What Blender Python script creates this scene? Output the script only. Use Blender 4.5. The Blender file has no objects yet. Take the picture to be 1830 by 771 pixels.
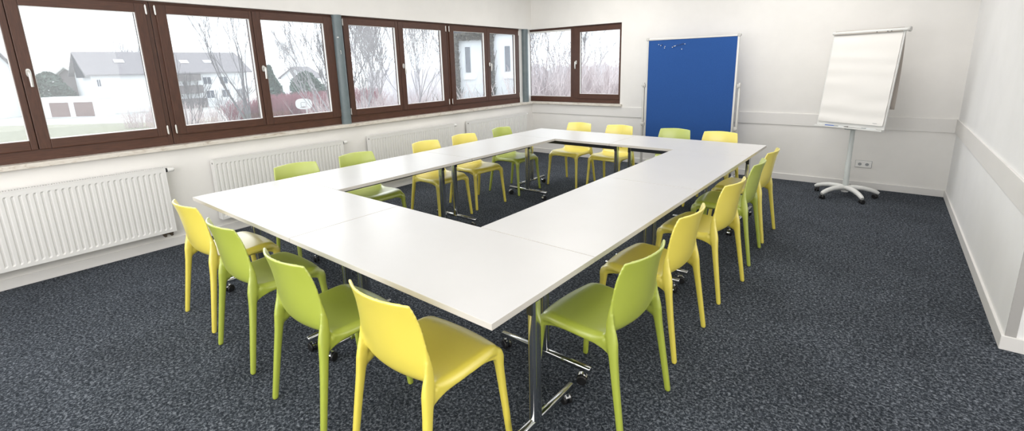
import bpy, bmesh, math, random
from mathutils import Vector, Matrix, noise
import numpy as np
SC = bpy.context.scene
COL = SC.collection
PI = math.pi

# ------------------------------------------------------------------ materials
def mat(name, rgb, rough=.5, metal=0., spec=.5, **kw):
    m = bpy.data.materials.new(name); m.use_nodes = True
    b = m.node_tree.nodes['Principled BSDF']
    b.inputs['Base Color'].default_value = (*rgb, 1); b.inputs['Roughness'].default_value = rough
    b.inputs['Metallic'].default_value = metal; b.inputs['Specular IOR Level'].default_value = spec
    for k, v in kw.items(): b.inputs[k.replace('_', ' ')].default_value = v
    return m
def nodes(m): return m.node_tree.nodes, m.node_tree.links, m.node_tree.nodes['Principled BSDF']
def noise_mix(m, stops, scale, detail=4, rough=.6, stretch=(1,1,1), dist=0., bump=0., bdist=.001, coord='Object'):
    N, L, b = nodes(m)
    tc = N.new('ShaderNodeTexCoord'); mp = N.new('ShaderNodeMapping'); mp.inputs['Scale'].default_value = stretch
    n = N.new('ShaderNodeTexNoise'); n.inputs['Scale'].default_value = scale; n.inputs['Detail'].default_value = detail
    n.inputs['Roughness'].default_value = rough; n.inputs['Distortion'].default_value = dist
    r = N.new('ShaderNodeValToRGB'); e = r.color_ramp.elements
    while len(e) < len(stops): e.new(.5)
    for i, (p, c) in enumerate(stops): e[i].position = p; e[i].color = (*c, 1)
    L.new(tc.outputs[coord], mp.inputs[0]); L.new(mp.outputs[0], n.inputs['Vector']); L.new(n.outputs['Fac'], r.inputs[0])
    L.new(r.outputs[0], b.inputs['Base Color'])
    if bump:
        bp = N.new('ShaderNodeBump'); bp.inputs['Strength'].default_value = bump; bp.inputs['Distance'].default_value = bdist
        L.new(n.outputs['Fac'], bp.inputs['Height']); L.new(bp.outputs[0], b.inputs['Normal'])
    return m
def plaster(name, rgb, v=.03, rough=.7):
    m = mat(name, rgb, rough, spec=.3)
    a = tuple(c*(1-v) for c in rgb); d = tuple(min(1, c*(1+v)) for c in rgb)
    return noise_mix(m, [(.3, a), (.7, d)], 2.2, 6, .6, bump=.05, bdist=.002)

M = {}
M['wall'] = plaster('wall_paint', (.86, .845, .82))
M['wall_r'] = plaster('wall_paint_right', (.88, .88, .88))
M['ceiling'] = plaster('ceiling_paint', (.85, .85, .84))
M['rail'] = plaster('rail_paint', (.82, .805, .785), .015, .45)
M['base'] = plaster('baseboard_paint', (.80, .785, .77), .01, .4)
M['carpet'] = mat('carpet', (.05, .06, .08), .95, spec=.1)
def carpet():
    m = M['carpet']; N, L, b = nodes(m)
    tc = N.new('ShaderNodeTexCoord')
    n1 = N.new('ShaderNodeTexNoise'); n1.inputs['Scale'].default_value = 75; n1.inputs['Detail'].default_value = 5; n1.inputs['Roughness'].default_value = .75
    n1.inputs['Distortion'].default_value = .6
    n2 = N.new('ShaderNodeTexNoise'); n2.inputs['Scale'].default_value = 2.0; n2.inputs['Detail'].default_value = 3
    r = N.new('ShaderNodeValToRGB'); e = r.color_ramp.elements
    e[0].position = .36; e[0].color = (.010, .012, .016, 1); e[1].position = .68; e[1].color = (.235, .255, .29, 1)
    x = e.new(.5); x.color = (.036, .043, .054, 1)
    mr = N.new('ShaderNodeMapRange'); mr.inputs['From Min'].default_value = .3; mr.inputs['From Max'].default_value = .7
    mr.inputs['To Min'].default_value = .85; mr.inputs['To Max'].default_value = 1.15
    mx = N.new('ShaderNodeVectorMath'); mx.operation = 'SCALE'
    bp = N.new('ShaderNodeBump'); bp.inputs['Strength'].default_value = .5; bp.inputs['Distance'].default_value = .004
    L.new(tc.outputs['Object'], n1.inputs['Vector']); L.new(tc.outputs['Object'], n2.inputs['Vector'])
    L.new(n1.outputs['Fac'], r.inputs[0]); L.new(n2.outputs['Fac'], mr.inputs['Value'])
    L.new(r.outputs[0], mx.inputs[0]); L.new(mr.outputs[0], mx.inputs['Scale']); L.new(mx.outputs[0], b.inputs['Base Color'])
    L.new(n1.outputs['Fac'], bp.inputs['Height']); L.new(bp.outputs[0], b.inputs['Normal'])
carpet()
M['wood'] = noise_mix(mat('dark_stained_wood', (.08, .035, .022), .42), [(.3, (.050, .018, .010)), (.7, (.100, .038, .021))], 9, 5, .6, (1, 14, 14), 0, .1, .0005)
M['wood_v'] = noise_mix(mat('dark_stained_wood_upright', (.08, .035, .022), .42), [(.3, (.048, .018, .010)), (.7, (.096, .037, .021))], 9, 5, .6, (14, 14, 1), 0, .1, .0005)
M['marble'] = noise_mix(mat('sill_marble', (.7, .66, .6), .3), [(.3, (.42, .34, .27)), (.45, (.70, .65, .58)), (.75, (.82, .79, .74))], 6, 8, .65, (1.5, 1.5, 6), 1.2)
M['column'] = noise_mix(mat('blue_grey_steel_paint', (.16, .22, .24), .35), [(.3, (.125, .165, .18)), (.75, (.18, .22, .235))], 8, 5, .7)
M['chrome'] = mat('chrome', (.62, .63, .64), .13, 1.)
M['dark_metal'] = mat('dark_metal', (.05, .055, .065), .35, .6)
M['hinge'] = mat('hinge_metal', (.72, .71, .69), .3, .9)
M['handle'] = mat('satin_handle', (.72, .71, .68), .32, .7)
M['rubber'] = mat('black_rubber', (.012, .012, .013), .45)
M['top'] = noise_mix(mat('white_laminate', (.82, .81, .79), .32, spec=.4), [(.3, (.605, .60, .595)), (.7, (.625, .62, .615))], 3, 3)
M['edge'] = mat('laminate_edge', (.62, .59, .54), .45)
M['yellow'] = noise_mix(mat('yellow_plastic', (.80, .60, .03), .30, spec=.6, Coat_Weight=1.0, Coat_Roughness=.40, Coat_IOR=2.0), [(.3, (.86, .725, .085)), (.7, (.89, .755, .095))], 4, 2, coord='Object', bump=0)
M['green'] = noise_mix(mat('green_plastic', (.36, .47, .03), .30, spec=.6, Coat_Weight=1.0, Coat_Roughness=.40, Coat_IOR=2.0), [(.3, (.42, .50, .045)), (.7, (.45, .53, .052))], 4, 2)
M['radiator'] = mat('radiator_enamel', (.80, .795, .78), .35)
M['slot'] = mat('dark_slot', (.12, .115, .11), .8)
M['white_plastic'] = mat('white_plastic', (.86, .855, .84), .35)
M['black_plastic'] = mat('black_plastic', (.02, .02, .022), .4)
M['brass'] = mat('old_fitting_metal', (.16, .13, .10), .45, .7)
M['felt'] = noise_mix(mat('blue_felt', (.02, .075, .34), .95, spec=.1), [(.35, (.026, .082, .27)), (.7, (.034, .10, .33))], 160, 4, .7, bump=.3, bdist=.001)
M['alu'] = mat('light_grey_aluminium', (.62, .615, .60), .38, .35)
M['grey_plastic'] = mat('light_grey_plastic', (.55, .545, .53), .45)
M['flip'] = mat('flipchart_grey_white', (.70, .705, .69), .4)
M['pole'] = mat('flipchart_pole_grey', (.50, .53, .52), .4)
M['paper'] = mat('paper', (.80, .785, .76), .8, spec=.2)
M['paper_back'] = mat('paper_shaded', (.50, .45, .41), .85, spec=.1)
M['marker_blue'] = mat('marker_blue', (.05, .12, .40), .4)
M['marker_white'] = mat('marker_white', (.65, .67, .68), .4)
M['ink'] = mat('grey_ink', (.35, .37, .38), .8)
def glass():
    m = bpy.data.materials.new('window_glass'); m.use_nodes = True
    N, L = m.node_tree.nodes, m.node_tree.links; N.clear()
    o = N.new('ShaderNodeOutputMaterial'); t = N.new('ShaderNodeBsdfTransparent'); t.inputs[0].default_value = (.97, .98, .98, 1)
    g = N.new('ShaderNodeBsdfGlossy'); g.inputs['Roughness'].default_value = .02
    lw = N.new('ShaderNodeLayerWeight'); pw = N.new('ShaderNodeMath'); pw.operation = 'POWER'; pw.inputs[1].default_value = 5
    f = N.new('ShaderNodeMath'); f.operation = 'MULTIPLY_ADD'; f.inputs[1].default_value = .6; f.inputs[2].default_value = .03
    L.new(lw.outputs['Facing'], pw.inputs[0]); L.new(pw.outputs[0], f.inputs[0]); mx = N.new('ShaderNodeMixShader')
    d = N.new('ShaderNodeBsdfTranslucent'); d.inputs[0].default_value = (.95, .96, .98, 1)
    m2 = N.new('ShaderNodeMixShader'); m2.inputs[0].default_value = .05  # bloom-like haze built into the glass as a white translucent share
    L.new(t.outputs[0], m2.inputs[1]); L.new(d.outputs[0], m2.inputs[2])
    L.new(f.outputs[0], mx.inputs[0]); L.new(m2.outputs[0], mx.inputs[1]); L.new(g.outputs[0], mx.inputs[2]); L.new(mx.outputs[0], o.inputs[0])
    return m
M['glass'] = glass()
# outdoors
M['snow'] = noise_mix(mat('pale_ground', (.6, .6, .6), .9, spec=.1), [(.3, (.42, .42, .38)), (.7, (.62, .62, .61))], .35, 6)
M['verge'] = noise_mix(mat('dry_grass', (.2, .2, .12), .95, spec=.1), [(.3, (.22, .22, .16)), (.7, (.38, .37, .30))], 1.5, 8)
M['render'] = noise_mix(mat('white_render', (.7, .7, .72), .9, spec=.1), [(.3, (.80, .81, .83)), (.7, (.86, .87, .88))], .3, 5)
M['roof'] = noise_mix(mat('grey_roof_tiles', (.22, .2, .21), .9, spec=.1), [(.35, (.22, .205, .215)), (.65, (.32, .30, .31))], 3, 6, .7)
M['dark_gable'] = mat('dark_gable_boards', (.055, .06, .08), .8)
M['pane_out'] = mat('far_window_pane', (.10, .11, .14), .5)
M['balcony'] = noise_mix(mat('balcony_boards', (.17, .15, .15), .9), [(.3, (.15, .13, .13)), (.7, (.21, .19, .19))], 2, 5)
M['garage'] = noise_mix(mat('garage_door_red', (.2, .13, .12), .8), [(.3, (.17, .11, .10)), (.7, (.24, .16, .15))], 1, 4)
M['evergreen'] = noise_mix(mat('evergreen_leaves', (.1, .15, .12), .9), [(.3, (.045, .085, .065)), (.7, (.15, .20, .165))], 3, 6)
M['bark'] = noise_mix(mat('grey_bark', (.13, .12, .13), .95, spec=.1), [(.3, (.11, .10, .11)), (.7, (.19, .18, .185))], 6, 6)
M['twig'] = mat('fine_twigs', (.36, .34, .35), .95, spec=.1)
M['twig_pink'] = mat('reddish_twigs', (.36, .15, .18), .95, spec=.1)
M['twig_tan'] = mat('tan_twigs', (.66, .56, .56), .95, spec=.1)
M['ivy'] = noise_mix(mat('dry_ivy', (.1, .09, .07), .95, spec=.1), [(.3, (.06, .055, .042)), (.7, (.17, .155, .12))], 14, 6)
M['wing'] = noise_mix(mat('wing_render', (.5, .53, .56), .9, spec=.1), [(.3, (.72, .76, .80)), (.7, (.84, .86, .88))], .6, 6, .7)
M['hoop'] = mat('backboard_white', (.75, .76, .78), .5)

# ------------------------------------------------------------------ helpers
class MB:
    def __init__(s): s.v = []; s.f = []; s.mi = []; s.sm = []; s.mt = Matrix.Identity(4)
    def add(s, vs, fs, mi=0, smooth=False):
        n = len(s.v); s.v += [tuple(s.mt @ Vector(p)) for p in vs]; s.f += [tuple(n+i for i in f) for f in fs]
        s.mi += [mi]*len(fs); s.sm += [smooth]*len(fs)
    def box(s, a, b, mi=0):
        x0, y0, z0 = a; x1, y1, z1 = b
        s.add([(x0,y0,z0),(x1,y0,z0),(x1,y1,z0),(x0,y1,z0),(x0,y0,z1),(x1,y0,z1),(x1,y1,z1),(x0,y1,z1)],
              [(3,2,1,0),(4,5,6,7),(0,1,5,4),(1,2,6,5),(2,3,7,6),(3,0,4,7)], mi)
    def cbox(s, c, d, mi=0): s.box([c[i]-d[i]/2 for i in range(3)], [c[i]+d[i]/2 for i in range(3)], mi)
    def loft(s, rings, mi=0, smooth=True, caps=True):
        n = len(rings[0]); vs = [p for r in rings for p in r]; fs = []
        for k in range(len(rings)-1):
            for i in range(n):
                j = (i+1) % n; fs.append((k*n+i, k*n+j, (k+1)*n+j, (k+1)*n+i))
        s.add(vs, fs, mi, smooth)
        if caps:
            s.add(rings[0], [tuple(range(n))[::-1]], mi); s.add(rings[-1], [tuple(range(n))], mi)
    def tube(s, pts, rad, n=8, mi=0, caps=True, smooth=True, sx=1., up=None):
        pts = [Vector(p) for p in pts]; rings = []
        if not hasattr(rad, '__len__'): rad = [rad]*len(pts)
        ref = None
        for k, p in enumerate(pts):
            d = (pts[min(k+1, len(pts)-1)] - pts[max(k-1, 0)])
            d = d.normalized() if d.length > 1e-9 else Vector((0,0,1))
            if ref is None: ref = Vector(up) if up else (Vector((0,0,1)) if abs(d.z) < .9 else Vector((1,0,0)))
            a = d.cross(ref)
            if a.length < 1e-6: a = d.cross(Vector((0,1,0)))
            a.normalize(); b = a.cross(d).normalized(); ref = b
            r = rad[k]; rings.append([tuple(p + a*math.cos(2*PI*i/n)*r*sx + b*math.sin(2*PI*i/n)*r) for i in range(n)])
        s.loft(rings, mi, smooth, caps)
    def cyl(s, a, b, r, n=20, mi=0): s.tube([a, b], r, n, mi)
    def build(s, name, mats, parent=None, bevel=0, loc=(0,0,0), rz=0, seg=2):
        me = bpy.data.meshes.new(name); me.from_pydata(s.v, [], s.f)
        if not isinstance(mats, (list, tuple)): mats = [mats]
        for m in mats: me.materials.append(m)
        me.polygons.foreach_set('material_index', s.mi); me.polygons.foreach_set('use_smooth', s.sm); me.update()
        if bevel:
            bm = bmesh.new(); bm.from_mesh(me); bmesh.ops.remove_doubles(bm, verts=bm.verts, dist=1e-6)
            bm.to_mesh(me); bm.free()
        o = bpy.data.objects.new(name, me); COL.objects.link(o); o.location = loc; o.rotation_euler = (0,0,rz)
        if parent is not None: o.parent = parent
        if bevel:
            md = o.modifiers.new('bevel', 'BEVEL'); md.width = bevel; md.segments = seg; md.limit_method = 'ANGLE'; md.angle_limit = .7
            md.harden_normals = False
        return o
def tag(o, label=None, cat=None, group=None, kind=None):
    for k, v in (('label', label), ('category', cat), ('group', group), ('kind', kind)):
        if v: o[k] = v
    return o
def empty(name, loc=(0,0,0), rz=0):
    o = bpy.data.objects.new(name, None); COL.objects.link(o); o.location = loc; o.rotation_euler = (0,0,rz); o.empty_display_size = .1
    return o
def thing(name, label, cat, loc=(0,0,0), rz=0, group=None): return tag(empty(name, loc, rz), label, cat, group)
CH = {}
def kids(o): return [c for c in COL.objects if c.parent == o]
def copy_tree(o, parent=None):
    c = o.copy(); COL.objects.link(c); c.parent = parent
    for k in kids(o): copy_tree(k, c)
    return c
def superring(cx, cy, cz, hx, hy, n=20, e=3.2, tilt=None):
    out = []
    for i in range(n):
        t = 2*PI*i/n; c, s_ = math.cos(t), math.sin(t)
        out.append((cx + hx*math.copysign(abs(c)**(2/e), c), cy + hy*math.copysign(abs(s_)**(2/e), s_), cz))
    return out

# ------------------------------------------------------------------ room shell
XL, YB, XR, YC = -.165, 6.0, 5.637, 2.355       # wall faces
SZ, HZ, CZ = .943, 2.214, 2.95                  # sill top, window head, ceiling
XE, YE = 7.6, -2.6
def struct(name, mb, m, bevel=0): return tag(mb.build(name, m, None, bevel), None, None, None, 'structure')
b = MB(); b.box((XL-.35, YE-.2, -.06), (XE+.2, YB+.35, 0)); struct('floor', b, M['carpet'])
b = MB(); b.box((XL-.35, YE-.2, CZ), (XE+.2, YB+.35, CZ+.1)); struct('ceiling', b, M['ceiling'])
b = MB(); b.box((XL-.25, YE, 0), (XL, YB+.25, SZ-.04)); b.box((XL-.25, YE, HZ), (XL, YB+.25, CZ)); b.box((XL-.25, YE, SZ-.04), (XL, -1.46, HZ))
struct('wall_left', b, M['wall'])
b = MB(); b.box((XL, YB, 0), (XR+.2, YB+.25, SZ-.04)); b.box((XL, YB, HZ), (XR+.2, YB+.25, CZ)); b.box((1.585, YB, SZ-.04), (XR+.2, YB+.25, HZ))
struct('wall_back', b, M['wall'])
b = MB(); b.box((XR, YC, 0), (XR+.2, YB, CZ)); b.box((XR+.2, YC, 0), (XE, YC+.2, CZ)); struct('wall_right', b, M['wall_r'])
b = MB(); b.box((XE, YE, 0), (XE+.2, YC+.2, CZ)); struct('wall_side', b, M['wall'])
b = MB(); b.box((XL-.25, YE-.2, 0), (XE+.2, YE, CZ)); struct('wall_front', b, M['wall'])
b = MB(); b.box((XL, YE, 0), (XL+.013, YB-.001, .082)); struct('baseboard_left', b, M['base'], .003)
b = MB(); b.box((XL+.013, YB-.014, 0), (XR-.014, YB, .082)); struct('baseboard_back', b, M['base'], .003)
b = MB(); b.box((XR-.014, YC-.014, 0), (XR, YB-.001, .082)); b.box((XR, YC-.014, 0), (XE, YC, .082)); struct('baseboard_right', b, M['base'], .003)
b = MB(); b.box((XL+.001, YB-.014, .7385), (XR-.013, YB, .893)); struct('trim_1', b, M['rail'], .003)
b = MB(); b.box((XR-.013, YC+.001, .7385), (XR, YB-.001, .893)); struct('trim_2', b, M['rail'], .003)
b = MB(); b.box((XR+.001, YC-.006, .082), (XR+.045, YC, CZ-.01)); struct('trim_3', b, mat('corner_shade_paint', (.42, .41, .40), .6), .001)  # grey strip, its colour stands in for the shaded edge face of the wall
# stone sills
b = MB(); b.box((-.245, YE+.01, SZ-.038), (-.115, YB-.05, SZ)); struct('trim_4', b, M['marble'], .004)
b = MB(); b.box((-.24, YB-.05, SZ-.038), (1.625, YB+.07, SZ)); struct('trim_5', b, M['marble'], .004)

# steel columns in front of the window frames
def column(x, y, label):
    b = MB(); b.cyl((x, y, SZ), (x, y, HZ), .058, 40)
    o = b.build('steel_column', M['column']); tag(o, label, 'column', 'steel columns')
    if y < 3:
        c = MB(); c.tube([(.0545, -.024, -.02), (.06, -.020, -.02), (.061, -.018, -.06), (.056, -.022, -.06)], .004, 8)
        k = c.build('hook', M['alu'], o, loc=(x, y, 1.83))
        c = MB(); c.cbox((.058, 0, 0), (.004, .02, .012)); c.build('clip', M['alu'], o, loc=(x, y, 1.96), rz=-.6)
column(-.2, 2.165, 'blue-grey round steel column between the two long left-wall windows')
column(-.205, 5.85, 'slim blue-grey round steel column in the far corner of the windows')

# ------------------------------------------------------------------ windows
def rect_frame(mb, x0, x1, z0, z1, wl, wr, wb, wt, y0, y1):
    "four mitre-free members; rails between stiles; material 0 horizontal, 1 upright"
    mb.box((x0, y0, z0), (x0+wl, y1, z1), 1); mb.box((x1-wr, y0, z0), (x1, y1, z1), 1)
    mb.box((x0+wl, y0, z0), (x1-wr, y1, z0+wb)); mb.box((x0+wl, y0, z1-wt), (x1-wr, y1, z1))
def handle(parent, x, z):
    b = MB(); b.loft([superring(0, 0, 0, .014, .032, 20, 4)] , caps=False) if 0 else None
    rings = []
    for yy, k in ((0, 1), (-.008, 1), (-.011, .85)):
        rings.append([(px*k, yy, pz*k) for px, pz, _ in superring(0, 0, 0, .015, .033, 24, 2.6)])
    b.loft(rings); b.cyl((0, -.01, .006), (0, -.04, .006), .008, 14)
    b.tube([(0, -.036, .012), (0, -.046, .004), (0, -.05, -.02), (0, -.048, -.07), (0, -.044, -.105)], [.009, .010, .0095, .009, .008], 12, sx=1.1)
    return b.build('handle', M['handle'], parent, loc=(x, -.017, z))
def hinge(parent, x, z, h=.07):
    b = MB(); b.cyl((0, 0, -h/2), (0, 0, h/2), .005, 12); b.cyl((0, 0, -h/2-.006), (0, 0, -h/2), .004, 8); b.cyl((0, 0, h/2), (0, 0, h/2+.006), .004, 8)
    b.box((-.007, .002, -h/2), (.007, .006, h/2)); return b.build('hinge', M['hinge'], parent, loc=(x, -.022, z))
def sash(parent, x0, x1, g0, g1, gz0=1.105, gz1=2.115, z0=1.032, z1=2.19, hand=None, beads=True):
    b = MB(); rect_frame(b, x0, x1, z0, z1, g0-x0, x1-g1, gz0-z0, z1-gz1, -.016, .05)
    s_ = b.build('sash', [M['wood'], M['wood_v']], parent, .004)
    g = MB(); g.box((g0-.004, .02, gz0-.004), (g1+.004, .026, gz1+.004)); g.build('glass', M['glass'], s_)
    w = MB(); t = .005
    rect_frame(w, g0-.0005, g1+.0005, gz0-.0005, gz1+.0005, t, t, t, t, -.004, .018); w.build('glare_bead', M['hinge'] if 0 else M['white_plastic'], s_)  # white bead draws the bright glare outlining the pane
    if hand: handle(s_, hand, 1.62)
    return s_
def win_unit(n, x0, x1, gA, gB, gap, loc, rz, mirror=False, endpad=.035):
    t = tag(empty('window_%d' % n, loc, rz), None, None, None, 'structure')
    b = MB(); rect_frame(b, x0, x1, SZ, HZ, .045, .045, .095, .035, 0, .07); b.build('window_frame', [M['wood'], M['wood_v']], t, .003)
    b = MB(); b.box((gap-.03, .012, SZ+.09), (gap+.03, .065, HZ-.03)); b.build('mullion', M['wood_v'], t, .003)
    a0, b1 = x0+.035, x1-endpad
    if mirror: sA, sB = (gap-.001), (gap+.001)
    sash(t, a0, gap-.002, gA[0], gA[1]); sash(t, gap+.002, b1, gB[0], gB[1], hand=gap+.043)
    for xx in (a0-.004, b1+.004):
        for zz in (1.085, 2.14): hinge(t, xx, zz)
    return t
XW = -.22
for args in ((1, -1.43, .358, (-1.31, -.577), (-.46, .249), -.535, .035), (2, .362, 2.208, (.477, 1.188), (1.297, 2.0), 1.216, .098),
             (3, 2.212, 3.955, (2.322, 3.014), (3.14, 3.835), 3.06, .035), (4, 3.959, 5.70, (4.085, 4.772), (4.905, 5.58), 4.83, .035)):
    n, x0, x1, gA, gB, gap, ep = args
    win_unit(n, x0, x1, gA, gB, gap, (XW, 0, 0), PI/2, endpad=ep)
t = tag(empty('window_5', (0, 6.055, 0), 0), None, None, None, 'structure')
b = MB(); rect_frame(b, -.31, 1.585, SZ, HZ, .04, .04, .095, .035, 0, .07); b.box((.624, 0, SZ+.095), (.72, .07, HZ-.035), 1)
b.build('window_frame', [M['wood'], M['wood_v']], t, .003)
b = MB(); b.box((-.275, .03, 1.03), (.63, .036, 2.185)); b.build('glass', M['glass'], t)
b = MB(); rect_frame(b, -.27, .624, SZ+.095, HZ-.035, .01, .01, .01, .03, .012, .028); b.build('glare_bead', M['white_plastic'], t)  # white glare outline of the fixed pane, drawn as a bead
sash(t, .70, 1.572, .808, 1.534, gz0=1.092, z0=1.012, hand=.745)
# light closing panel at the corner behind the column
b = MB(); b.box((-.30, 5.702, SZ), (-.235, 6.05, HZ)); struct('trim_6', b, M['white_plastic'])

# ------------------------------------------------------------------ radiators
def radiator(y0, y1, label, valve_right=True):
    L = y1-y0; z0, z1 = .165, .765; t = thing('radiator', label, 'radiator', (XL, y0, 0), 0, 'panel radiators under the windows')
    xf = .105; b = MB()                                   # front pressed panel: relief profile along y
    pitch = .04; n = int(round((L-.03)/pitch)); pitch = (L-.03)/n
    prof = [(0, 0)]
    for k in range(n):
        a = .015 + k*pitch
        prof += [(a+.004, 0), (a+.011, -.009), (a+.019, -.009), (a+.026, 0)]
    prof += [(L, 0)]
    def strip(za, zb, da, db):
        vs = []; fs = []
        for (yy, d) in prof: vs += [(xf+d*da, yy, za), (xf+d*db, yy, zb)]
        for i in range(len(prof)-1): fs.append((2*i, 2*i+2, 2*i+3, 2*i+1))
        b.add(vs, fs, 0, False)
    strip(z0, z0+.028, 0, 0); strip(z0+.028, z0+.040, 0, 1); strip(z0+.040, z1-.052, 1, 1); strip(z1-.052, z1-.040, 1, 0); strip(z1-.040, z1-.004, 0, 0)
    b.build('front_panel', M['radiator'], t)
    b = MB(); b.box((.03, 0, z0+.005), (.042, L, z1-.012)); b.build('rear_panel', M['radiator'], t)
    b = MB(); b.box((.046, .02, z0+.03), (.09, L-.02, z1-.04)); b.build('fins', M['slot'], t)
    for yy in (0, L):
        b = MB(); b.box((.026, yy-.004, z0), (xf+.001, yy+.004, z1-.002)); s_ = b.build('side_panel', M['radiator'], t, .002)
        sg = -1 if yy == 0 else 1
        c = MB(); c.cyl((.075, yy+sg*.004, z1-.035), (.075, yy+sg*.0055, z1-.035), .009, 14); c.build('vent_plug', M['slot'], s_)
    b = MB(); x0, x1 = .028, xf+.002
    b.box((x1-.016, -.003, z1-.004), (x1, L+.003, z1+.002)); b.box((x0, -.003, z1-.004), (x0+.012, L+.003, z1+.002))
    ns = int(L/.0155)
    for k in range(ns+1):
        yy = k*L/ns; b.box((x0+.012, yy-.0035, z1-.004), (x1-.016, yy+.0035, z1+.001))
    b.box((x0+.012, 0, z1-.008), (x1-.016, L, z1-.0045), 1)
    b.build('top_grille', [M['radiator'], M['slot']], t)
    v = MB(); v.cyl((.07, L+.004, z1-.03), (.07, L+.022, z1-.03), .019, 20, 1); v.tube([(.07, L+.022, z1-.03), (.07, L+.03, z1-.03), (.07, L+.07, z1-.03), (.07, L+.076, z1-.03)], [.018, .0215, .0185, .013], 20)
    v.build('thermostat_valve', [M['white_plastic'], M['black_plastic']], t)
    p = MB()
    for yy in (L-.035, L-.085):
        p.cyl((.07, yy, z0+.006), (.07, yy, z0-.028), .012, 12); p.cyl((.07, yy, z0-.028), (.02, yy, z0-.028), .009, 12)
        p.cyl((.055, yy, z0-.028), (.088, yy, z0-.028), .013, 6)
    p.box((.058, L-.10, z0-.02), (.082, L-.02, z0-.006)); p.build('pipe_fitting', M['brass'], t)
    for yy in (.12, L-.12):
        k = MB(); k.box((0, yy-.012, z0+.05), (.031, yy+.012, z1-.06)); k.build('wall_bracket', M['radiator'], t)
    return t
radiator(-1.39, .21, 'white panel radiator nearest the camera at the left edge')
radiator(.605, 2.0, 'white panel radiator behind the two nearest green window-side chairs')
radiator(2.385, 3.86, 'white panel radiator behind the first yellow window-side chair')
radiator(4.195, 5.68, 'white panel radiator in the far corner below the last window')

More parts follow.
